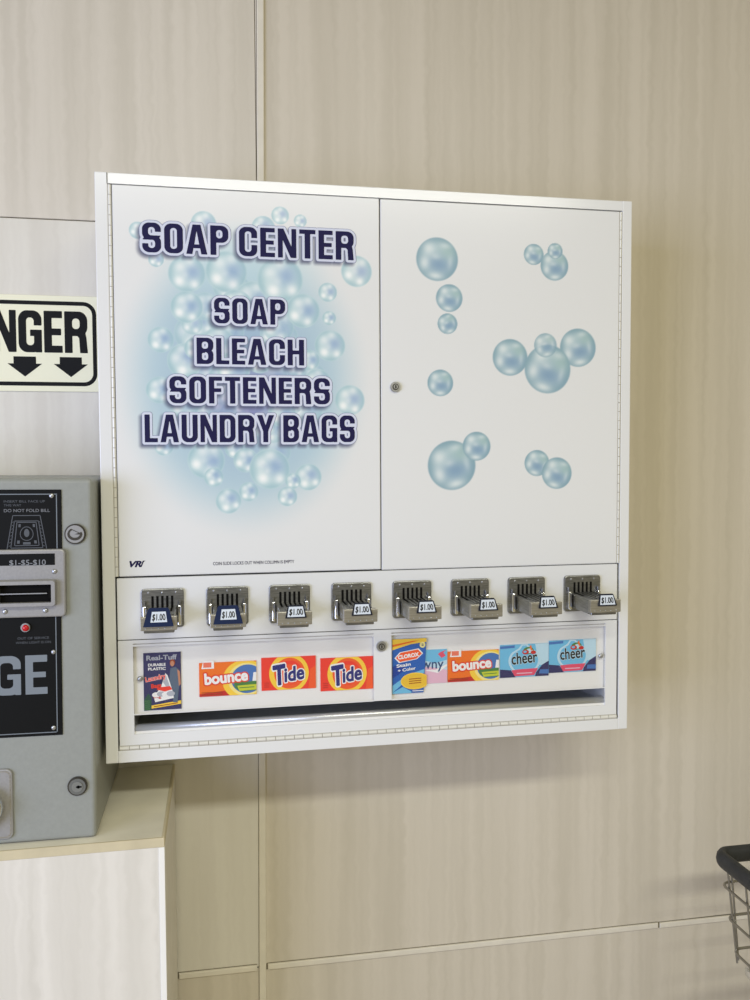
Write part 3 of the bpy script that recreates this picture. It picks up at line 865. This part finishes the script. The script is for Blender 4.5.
c.sh([(.5 + (u - .5) * 1.1, .69 + (v - .69) * 1.15) for u, v in hx], WHT); c.sh(hx, ORR)
c.tx('CLOROX', .47, .655, .070, WHT, .60, bold=.05, rot=.12)
c.tx('Stain', .33, .495, .06, WHT, .40, bold=.03, rot=.12); c.tx('+ Color', .42, .415, .055, WHT, .52, bold=.03, rot=.12)
c.el(.66, .22, .27, .155, YEL); c.el(.66, .22, .25, .135, ink('ink_gold', (232, 190, 60)))
for k in range(3): c.sh(((.48, .17 + .04 * k), (.84, .18 + .04 * k), (.84, .195 + .04 * k), (.48, .185 + .04 * k)), BRN)
c.sh(((.58, .03), (.90, .03), (.90, .045), (.58, .045)), WHT)
lab(c.build('bleach_card'), 'tall blue card with yellow top and orange emblem, right of the round lock')
# pink and blue softener sheet card, partly behind the blue card
c = Card(.4640, .5412, 1.0760, 1.1320, .0050, PAL)
c.sh(((0, 0), (1, 0), (1, .38), (.6, .50), (0, .40)), PNK); c.sh(((.45, 1), (1, 1), (1, .68), (.75, .60), (.45, .70)), SKY)
c.sh(((.5, .40), (.8, .30), (1, .5), (1, .56), (.75, .40)), WHT)
c.sh(((.80, .86), (.88, .74), (.97, .80), (.92, .90), (.98, .97), (.86, .92)), ROS)
c.tx('Downy', .50, .44, .30, ink('ink_slate_blue', (54, 78, 124)), .84, bold=.012)
lab(c.build('softener_card'), 'pale blue and pink softener card half hidden behind the tall blue card')
lab(orange_card(.5424, .6304, 1.0762, 1.1272), 'orange dryer sheet card right of the pink softener card')
lab(blue_card(.6326, .7184, 1.0786, 1.1338), 'light blue detergent card touching the orange dryer sheet card')
lab(blue_card(.7190, .8038, 1.0826, 1.1375), 'light blue detergent card at the right end of the window')

# ------------------------------------------------------------------ the stand under the changer
PX = .0895; PY = -.068; PZ = .887
st = thing('changer_stand', (-.26, .085, 0), 'pale panelled stand with beige laminate top and tan edging, under the grey bill changer', 'stand')
mb = MB(); mb.box(-.68, PX - .001, PY + .001, WALL_Y - .006, 0, PZ - .0135, 'plinth_pale'); mb.build('base_cabinet', st)
mb = MB(); mb.box(-.68, PX - .0045, PY + .004, WALL_Y - .001, PZ - .0135, PZ, 'counter'); mb.build('countertop', st)
mb = MB()
mb.box(-.68, PX, PY, PY + .004, PZ - .0135, PZ + .0006, 'tan', .0006, 1); mb.box(PX - .0045, PX, PY + .004, WALL_Y - .001, PZ - .0135, PZ + .0006, 'tan', .0006, 1)
mb.build('edge_band', st)
mb = MB()
mb.box(PX - .0085, PX, PY - .0006, PY + .001, 0, PZ - .0136, 'trimwhite', .0004, 1); mb.box(PX - .001, PX, PY, PY + .012, 0, PZ - .0136, 'trimwhite')
mb.build('corner_trim', st)

# ------------------------------------------------------------------ the bill changer
CY = -.048; CR = -.0090; CZ0 = PZ + .0008; CZ1 = 1.4185
ch = thing('bill_changer', (-.18, .09, CZ0), 'grey steel bill changer with black face plates and bill slot, on the pale stand', 'change machine')
mb = MB(); mb.box(-.405, CR, CY, WALL_Y - .006, CZ0, CZ1, 'changer', .0065, 4); mb.build('housing', ch)
def screw(x, z, y, r, parent, m='tin'):
    b = MB(); b.dome((x, y, z), r, .55, m, 12); return b.build('screw', parent)
# upper plate
mb = MB(); y = CY - .0018
mb.box(-.355, -.0520, y, CY + .0002, 1.3100, 1.4025, 'panelblack', .0006, 1)
yy = y - .0002
mb.flat([(-.345, 1.3953), (-.0578, 1.3953), (-.0578, 1.3966), (-.345, 1.3966)], yy, 'greyink')
mb.flat([(-.0594, 1.31), (-.0581, 1.31), (-.0581, 1.3958), (-.0594, 1.3958)], yy, 'greyink')
mb.text('INSERT BILL FACE UP', -.1300, 1.3842, yy, .0034, 'dimink', width=.0555, bold=0.0)
mb.text('THIS WAY', -.1300, 1.3787, yy, .0034, 'dimink', width=.0235, bold=0.0)
mb.text('DO NOT FOLD BILL', -.1300, 1.3705, yy, .0046, 'paleink', width=.0620, bold=0.0)
def stroke(b, a, c, w, y, m):
    dx, dz = c[0] - a[0], c[1] - a[1]; l = math.hypot(dx, dz); nx, nz = -dz / l * w / 2, dx / l * w / 2
    b.flat([(a[0] + nx, a[1] + nz), (c[0] + nx, c[1] + nz), (c[0] - nx, c[1] - nz), (a[0] - nx, a[1] - nz)], y, m)
T = lambda u, v: (-.0998 + (u - .5) * (.0540 - .0170 * v), 1.3165 + .0490 * v)       # drawn banknote, narrowing away
for q in (((0, 0), (1, 0), (1, 1), (0, 1)), ((.09, .05), (.91, .05), (.91, .84), (.09, .84)), ((.18, .12), (.82, .12), (.82, .80), (.18, .80))):
    for i in range(4): stroke(mb, T(*q[i]), T(*q[(i + 1) % 4]), .0011, yy, 'dimink')
for k in range(8):
    stroke(mb, T(.03, .1 + .1 * k), T(.09, .13 + .1 * k), .0007, yy, 'dimink'); stroke(mb, T(.97, .1 + .1 * k), T(.91, .13 + .1 * k), .0007, yy, 'dimink')
e0 = [T(.5 + .19 * math.cos(a), .47 + .20 * math.sin(a)) for a in [2 * math.pi * i / 20 for i in range(20)]]
for i in range(20): stroke(mb, e0[i], e0[(i + 1) % 20], .0010, yy, 'dimink')
e1 = [T(.5 + .08 * math.cos(a), .49 + .12 * math.sin(a)) for a in [2 * math.pi * i / 14 for i in range(14)]]
mb.flat(e1, yy, 'dimink')
for q in ((.24, .66), (.70, .66), (.24, .18), (.70, .18)):
    mb.flat([T(q[0], q[1]), T(q[0] + .07, q[1]), T(q[0] + .07, q[1] + .09), T(q[0], q[1] + .09)], yy, 'dimink')
mb.flat([T(.4, .15), T(.6, .15), T(.6, .22), T(.4, .22)], yy, 'dimink')
up = mb.build('instruction_plate', ch); screw(-.0652, 1.3937, y - .0006, .0036, up)
# lower plate
mb = MB(); mb.box(-.355, -.0545, y, CY + .0002, 1.0447, 1.2250, 'panelblack', .0006, 1)
mb.flat([(-.0625, 1.0490), (-.0613, 1.0490), (-.0613, 1.2240), (-.0625, 1.2240)], yy, 'greyink')
mb.flat([(-.345, 1.0490), (-.0613, 1.0490), (-.0613, 1.0502), (-.345, 1.0502)], yy, 'greyink')
mb.text('OUT OF SERVICE', -.0930, 1.1868, yy, .0036, 'dimink', width=.0430, align='CENTER', bold=0.0)
mb.text('WHEN LIGHT IS ON', -.0930, 1.1805, yy, .0036, 'dimink', width=.0480, align='CENTER', bold=0.0)
ln = Line('CHANGE', -.3295, -.0745, 1.1065, .0570, .095, .165, .175); xs, zs, D = ln.field(.0009, .004); iso(mb, xs, zs, D, 0, yy, 'greyink')
lp = mb.build('name_plate', ch)
for x, z in ((-.0657, 1.1672), (-.0668, 1.0561)): screw(x, z, y - .0006, .0034, lp)
b = MB(); b.cyl((-.1030, y - .002, 1.2045), .0064, .005, 'tin', 'y', 24, bev=.001); b.dome((-.1024, y - .0040, 1.2042), .0049, .8, 'led')
il = b.build('indicator_light', ch); il['label'] = 'red indicator lamp in a chrome ring'
# bill acceptor
mb = MB(); ya = CY - .0085
mb.prism(rrect(-.1540, -.0468, 1.2195, 1.3172, .0065), ya, CY, 'bezel', .0022)
mb.flat([(-.1400, 1.2946), (-.0608, 1.2946), (-.0608, 1.3112), (-.1400, 1.3112)], ya - .0003, 'panelblack')
mb.text('$1-$5-$10', -.1222, 1.2950, ya - .0006, .0080, 'paleink', width=.0490, bold=.012)
ba = mb.build('bill_acceptor', ch)
mb = MB()
yo = ya - .010                     # raised mouth, hollow
ox0, ox1, oz0, oz1 = -.1422, -.0582, 1.2356, 1.2745; ix0, ix1, iz0, iz1 = -.1355, -.0648, 1.2420, 1.2680
O1 = rrect(ox0, ox1, oz0, oz1, .005); O2 = rrect(ox0 + .0015, ox1 - .0015, oz0 + .0015, oz1 - .0015, .004)
mb.ring_prism(O2, rrect(ix0, ix1, iz0, iz1, .0012), yo, ya, 'bezel')
for i in range(len(O1)):
    j = (i + 1) % len(O1)
    mb.poly([(O1[i][0], ya, O1[i][1]), (O1[j][0], ya, O1[j][1]), (O2[j][0], yo, O2[j][1]), (O2[i][0], yo, O2[i][1])], 'bezel')
mb.box(ix0, ix1, ya - .0008, ya - .0002, iz0, iz1, 'slot')
mb.build('bill_mouth', ba)
b = MB(); b.box(ix0 + .001, ix1 - .006, yo + .003, yo + .005, 1.2542, 1.2556, 'tin'); b.box(ix1 - .004, ix1, yo + .002, ya, 1.2480, 1.2620, 'slot')
b.build('bill_guide', ba)
for x, z in ((-.0616, 1.2851), (-.1400, 1.2851), (-.1292, 1.2290), (-.0746, 1.2290)): screw(x, z, ya - .0004, .0036, ba)
# locks: the upper one is a ring round a cut cam
b = MB(); lx, lz, r = -.0336, 1.3382, .0148
b.cyl((lx, CY - .001, lz), r, .006, 'lockring', 'y', 32, bev=.001); b.cyl((lx, CY - .0043, lz), r * .86, .0012, 'tin', 'y', 32)
b.ringflat(ell(lx, lz, r * .70, r * .62, 24, math.radians(120), math.radians(360)), ell(lx, lz + r * .05, r * .48, r * .40, 24, math.radians(120), math.radians(360)), CY - .0052, 'lockring')
b.flat([(lx - r * .05, lz - r * .02), (lx + r * .72, lz - r * .05), (lx + r * .62, lz + r * .22)], CY - .0053, 'lockring')
b.build('cam_lock', ch)
b = MB(); lx, lz, r = -.0348, .9675, .0140
b.cyl((lx, CY - .001, lz), r, .006, 'lockring', 'y', 32, bev=.001); b.cyl((lx, CY - .0043, lz), r * .84, .0012, 'lockmid', 'y', 32)
b.cyl((lx, CY - .0052, lz), r * .55, .0012, 'lockface', 'y', 24)
b.box(lx - r * .1, lx + r * .45, CY - .0064, CY - .0056, lz - r * .07, lz + r * .07, 'slot')
b.cyl((lx + r * .12, CY - .0060, lz), r * .16, .0008, 'slot', 'y', 12)
b.build('cam_lock', ch)
# coin cup
mb = MB(); mb.prism(rrect(-.2455, -.1240, .8965, .9995, .009), CY - .004, CY, 'bezel', .0018)
mb.ringflat(rrect(-.2430, -.1264, .8990, .9970, .008), rrect(-.2413, -.1281, .9007, .9953, .007), CY - .0042, 'steel_light')
cup = mb.build('coin_cup', ch)
b = MB()
n = 28; rings = []
for k, (rr, yy_) in enumerate(((.048, -.004), (.050, -.012), (.049, -.020), (.044, -.024), (.038, -.020), (.030, -.008), (.0, -.004))):
    rings.append([(-.1841 + rr * math.cos(2 * math.pi * i / n), CY + yy_, .948 + rr * .72 * math.sin(2 * math.pi * i / n)) for i in range(n)])
V = [p for r_ in rings for p in r_]
b.raw(V, [[a * n + i, a * n + (i + 1) % n, (a + 1) * n + (i + 1) % n, (a + 1) * n + i] for a in range(6) for i in range(n)], 'chrome', True)
b.build('cup_rim', cup)

# the changer leans half a degree, its right foot on the stand
th = .0085; px, pz = CR, CZ0; dx, dz = ch.location.x - px, ch.location.z - pz
ch.location.x = px + dx * math.cos(th) + dz * math.sin(th); ch.location.z = pz - dx * math.sin(th) + dz * math.cos(th)
ch.rotation_euler = (0, th, 0)

# ------------------------------------------------------------------ the wall sign
mb = MB(); sy = WALL_Y - .0030
mb.prism(rrect(-.362, -.0185, 1.5660, 1.7325, .003), sy, WALL_Y - .0002, 'cream', .0006)
mb.ringflat(rrect(-.3470, -.0330, 1.5757, 1.7228, .022, 8), rrect(-.3402, -.0398, 1.5825, 1.7160, .0155, 8), sy - .0003, 'signblack')
ln = Line('CHANGER', -.3330, -.0490, 1.6345, .0705, .085); xs, zs, D = ln.field(.0012, .006); iso(mb, xs, zs, D, .0008, sy - .0003, 'signblack')
for k in range(4):
    x = -.0772 - .0763 * k
    mb.flat([(x - .0185, 1.6262), (x - .0185, 1.6140), (x - .0285, 1.6140), (x, 1.5915), (x + .0285, 1.6140), (x + .0185, 1.6140), (x + .0185, 1.6262)], sy - .0003, 'signblack')
tag(mb.build('wall_sign'), 'cream rectangular sign with black border, bold black capitals and down arrows, above the changer', 'sign')

# ------------------------------------------------------------------ wire laundry cart
bx0, bx1, by1, by0, bz = 1.0545, 1.5655, .0560, -.6900, .7165
cart = thing('laundry_cart', ((bx0 + bx1) / 2, (by0 + by1) / 2, 0), 'wire laundry cart with thick black vinyl rim, at the right edge near the floor joint', 'laundry cart')
def loop(inset, z, r, n=6):
    return [(x, y, z) for x, y in rrect(bx0 + inset, bx1 - inset, by0 + inset, by1 - inset, r, n)]
mb = MB(); mb.tube(loop(.010, bz, .020), (.0105, .0155), 'vinyl', True, 12); mb.build('rim', cart)
lev = [(.667, .0140, .018), (.608, .0212, .018), (.549, .0290, .018)]
for z, ins, r in lev:
    b = MB(); b.tube(loop(ins, z, r), .0024, 'wire', True, 8); b.build('wire_hoop', cart)
mb = MB()
def upright(xa, ya, xb, yb):
    mb.tube([(xa, ya, bz - .010), (xb, yb, .530)], .0021, 'wire', False, 6)
nx, ny = 9, 13
top, low = .0145, .0330
for i in range(nx + 1):
    t = i / nx; xa = bx0 + .034 + (bx1 - bx0 - .068) * t; xb = bx0 + .040 + (bx1 - bx0 - .080) * t
    upright(xa, by1 - top, xb, by1 - low); upright(xa, by0 + top, xb, by0 + low)
for i in range(ny + 1):
    t = i / ny; ya = by0 + .034 + (by1 - by0 - .068) * t; yb = by0 + .040 + (by1 - by0 - .080) * t
    upright(bx0 + top, ya, bx0 + low, yb); upright(bx1 - top, ya, bx1 - low, yb)
mb.build('wire_uprights', cart)
mb = MB()
for i in range(8):
    x = bx0 + .09 + (bx1 - bx0 - .18) * i / 7; mb.tube([(x, by0 + .030, .530), (x, by1 - .030, .530)], .0021, 'wire', False, 6)
mb.build('basket_bottom', cart)
mb = MB(); mb.tube(loop(.046, .520, .02), .0095, 'chrome', True, 10)
mb.tube(loop(.050, .125, .02), .0115, 'chrome', True, 10)
cs = [(x, y) for x in (bx0 + .050, bx1 - .050) for y in (by0 + .080, by1 - .080)]
for x, y in cs: mb.tube([(x, y, .115), (x, y, .520)], .0105, 'chrome', False, 10)
mb.build('frame', cart)
for x, y in cs:
    b = MB(); b.tube([(x, y, .118), (x, y, .085)], .008, 'chrome', False, 10)
    b.box(x - .017, x - .014, y - .012, y + .012, .04, .09, 'chrome'); b.box(x + .014, x + .017, y - .012, y + .012, .04, .09, 'chrome')
    b.box(x - .017, x + .017, y - .014, y + .014, .085, .090, 'chrome')
    b.cyl((x, y, .0405), .040, .024, 'rubber', 'x', 24, bev=.004); b.build('caster', cart)

# ------------------------------------------------------------------ light
def area(name, loc, target, sx, sy_, power, col):
    d = bpy.data.lights.new(name, 'AREA'); d.shape = 'RECTANGLE'; d.size = sx; d.size_y = sy_; d.energy = power; d.color = col
    o = bpy.data.objects.new(name, d); C.objects.link(o); o.location = loc
    o.rotation_euler = (Vector(target) - Vector(loc)).to_track_quat('-Z', 'Y').to_euler(); return o
LAMP = (70, (1, .998, .875)); WIN = (95.9, (.570, .655, 1.0)); AMB = (.38, (1.0, .875, .53))
area('ceiling_lamp', (.60, -2.55, 2.85), (.60, -2.55, 0), 2.50, .30, *LAMP)
area('shop_window', (-2.45, -2.20, 1.35), (.1, .24, 1.35), 2.4, 1.7, *WIN)
w = bpy.data.worlds.new('room_ambience'); bpy.context.scene.world = w; w.use_nodes = True
bgn = w.node_tree.nodes['Background']; bgn.inputs['Color'].default_value = (*AMB[1], 1); bgn.inputs['Strength'].default_value = AMB[0]

# ------------------------------------------------------------------ camera
cam = bpy.data.cameras.new('camera'); co = bpy.data.objects.new('camera', cam); C.objects.link(co)
cam.sensor_fit = 'AUTO'; cam.sensor_width = 36; cam.lens = 838.58 / 1000 * 36; cam.clip_start = .01
yaw, pitch, roll = .184123, -.0469402, -.00481628
f = Vector((math.sin(yaw) * math.cos(pitch), math.cos(yaw) * math.cos(pitch), math.sin(pitch)))
r0 = Vector((math.cos(yaw), -math.sin(yaw), 0)); u0 = r0.cross(f)
r = r0 * math.cos(roll) + u0 * math.sin(roll); u = u0 * math.cos(roll) - r0 * math.sin(roll)
R = Matrix((r, u, -f)).transposed()
co.matrix_world = Matrix.Translation((.17536, -1.31832, 1.4423)) @ R.to_4x4()
sc = bpy.context.scene; sc.camera = co
vs = sc.view_settings; vs.view_transform = 'Standard'; vs.look = 'None'; vs.gamma = 1; vs.use_curve_mapping = False; vs.exposure = .03
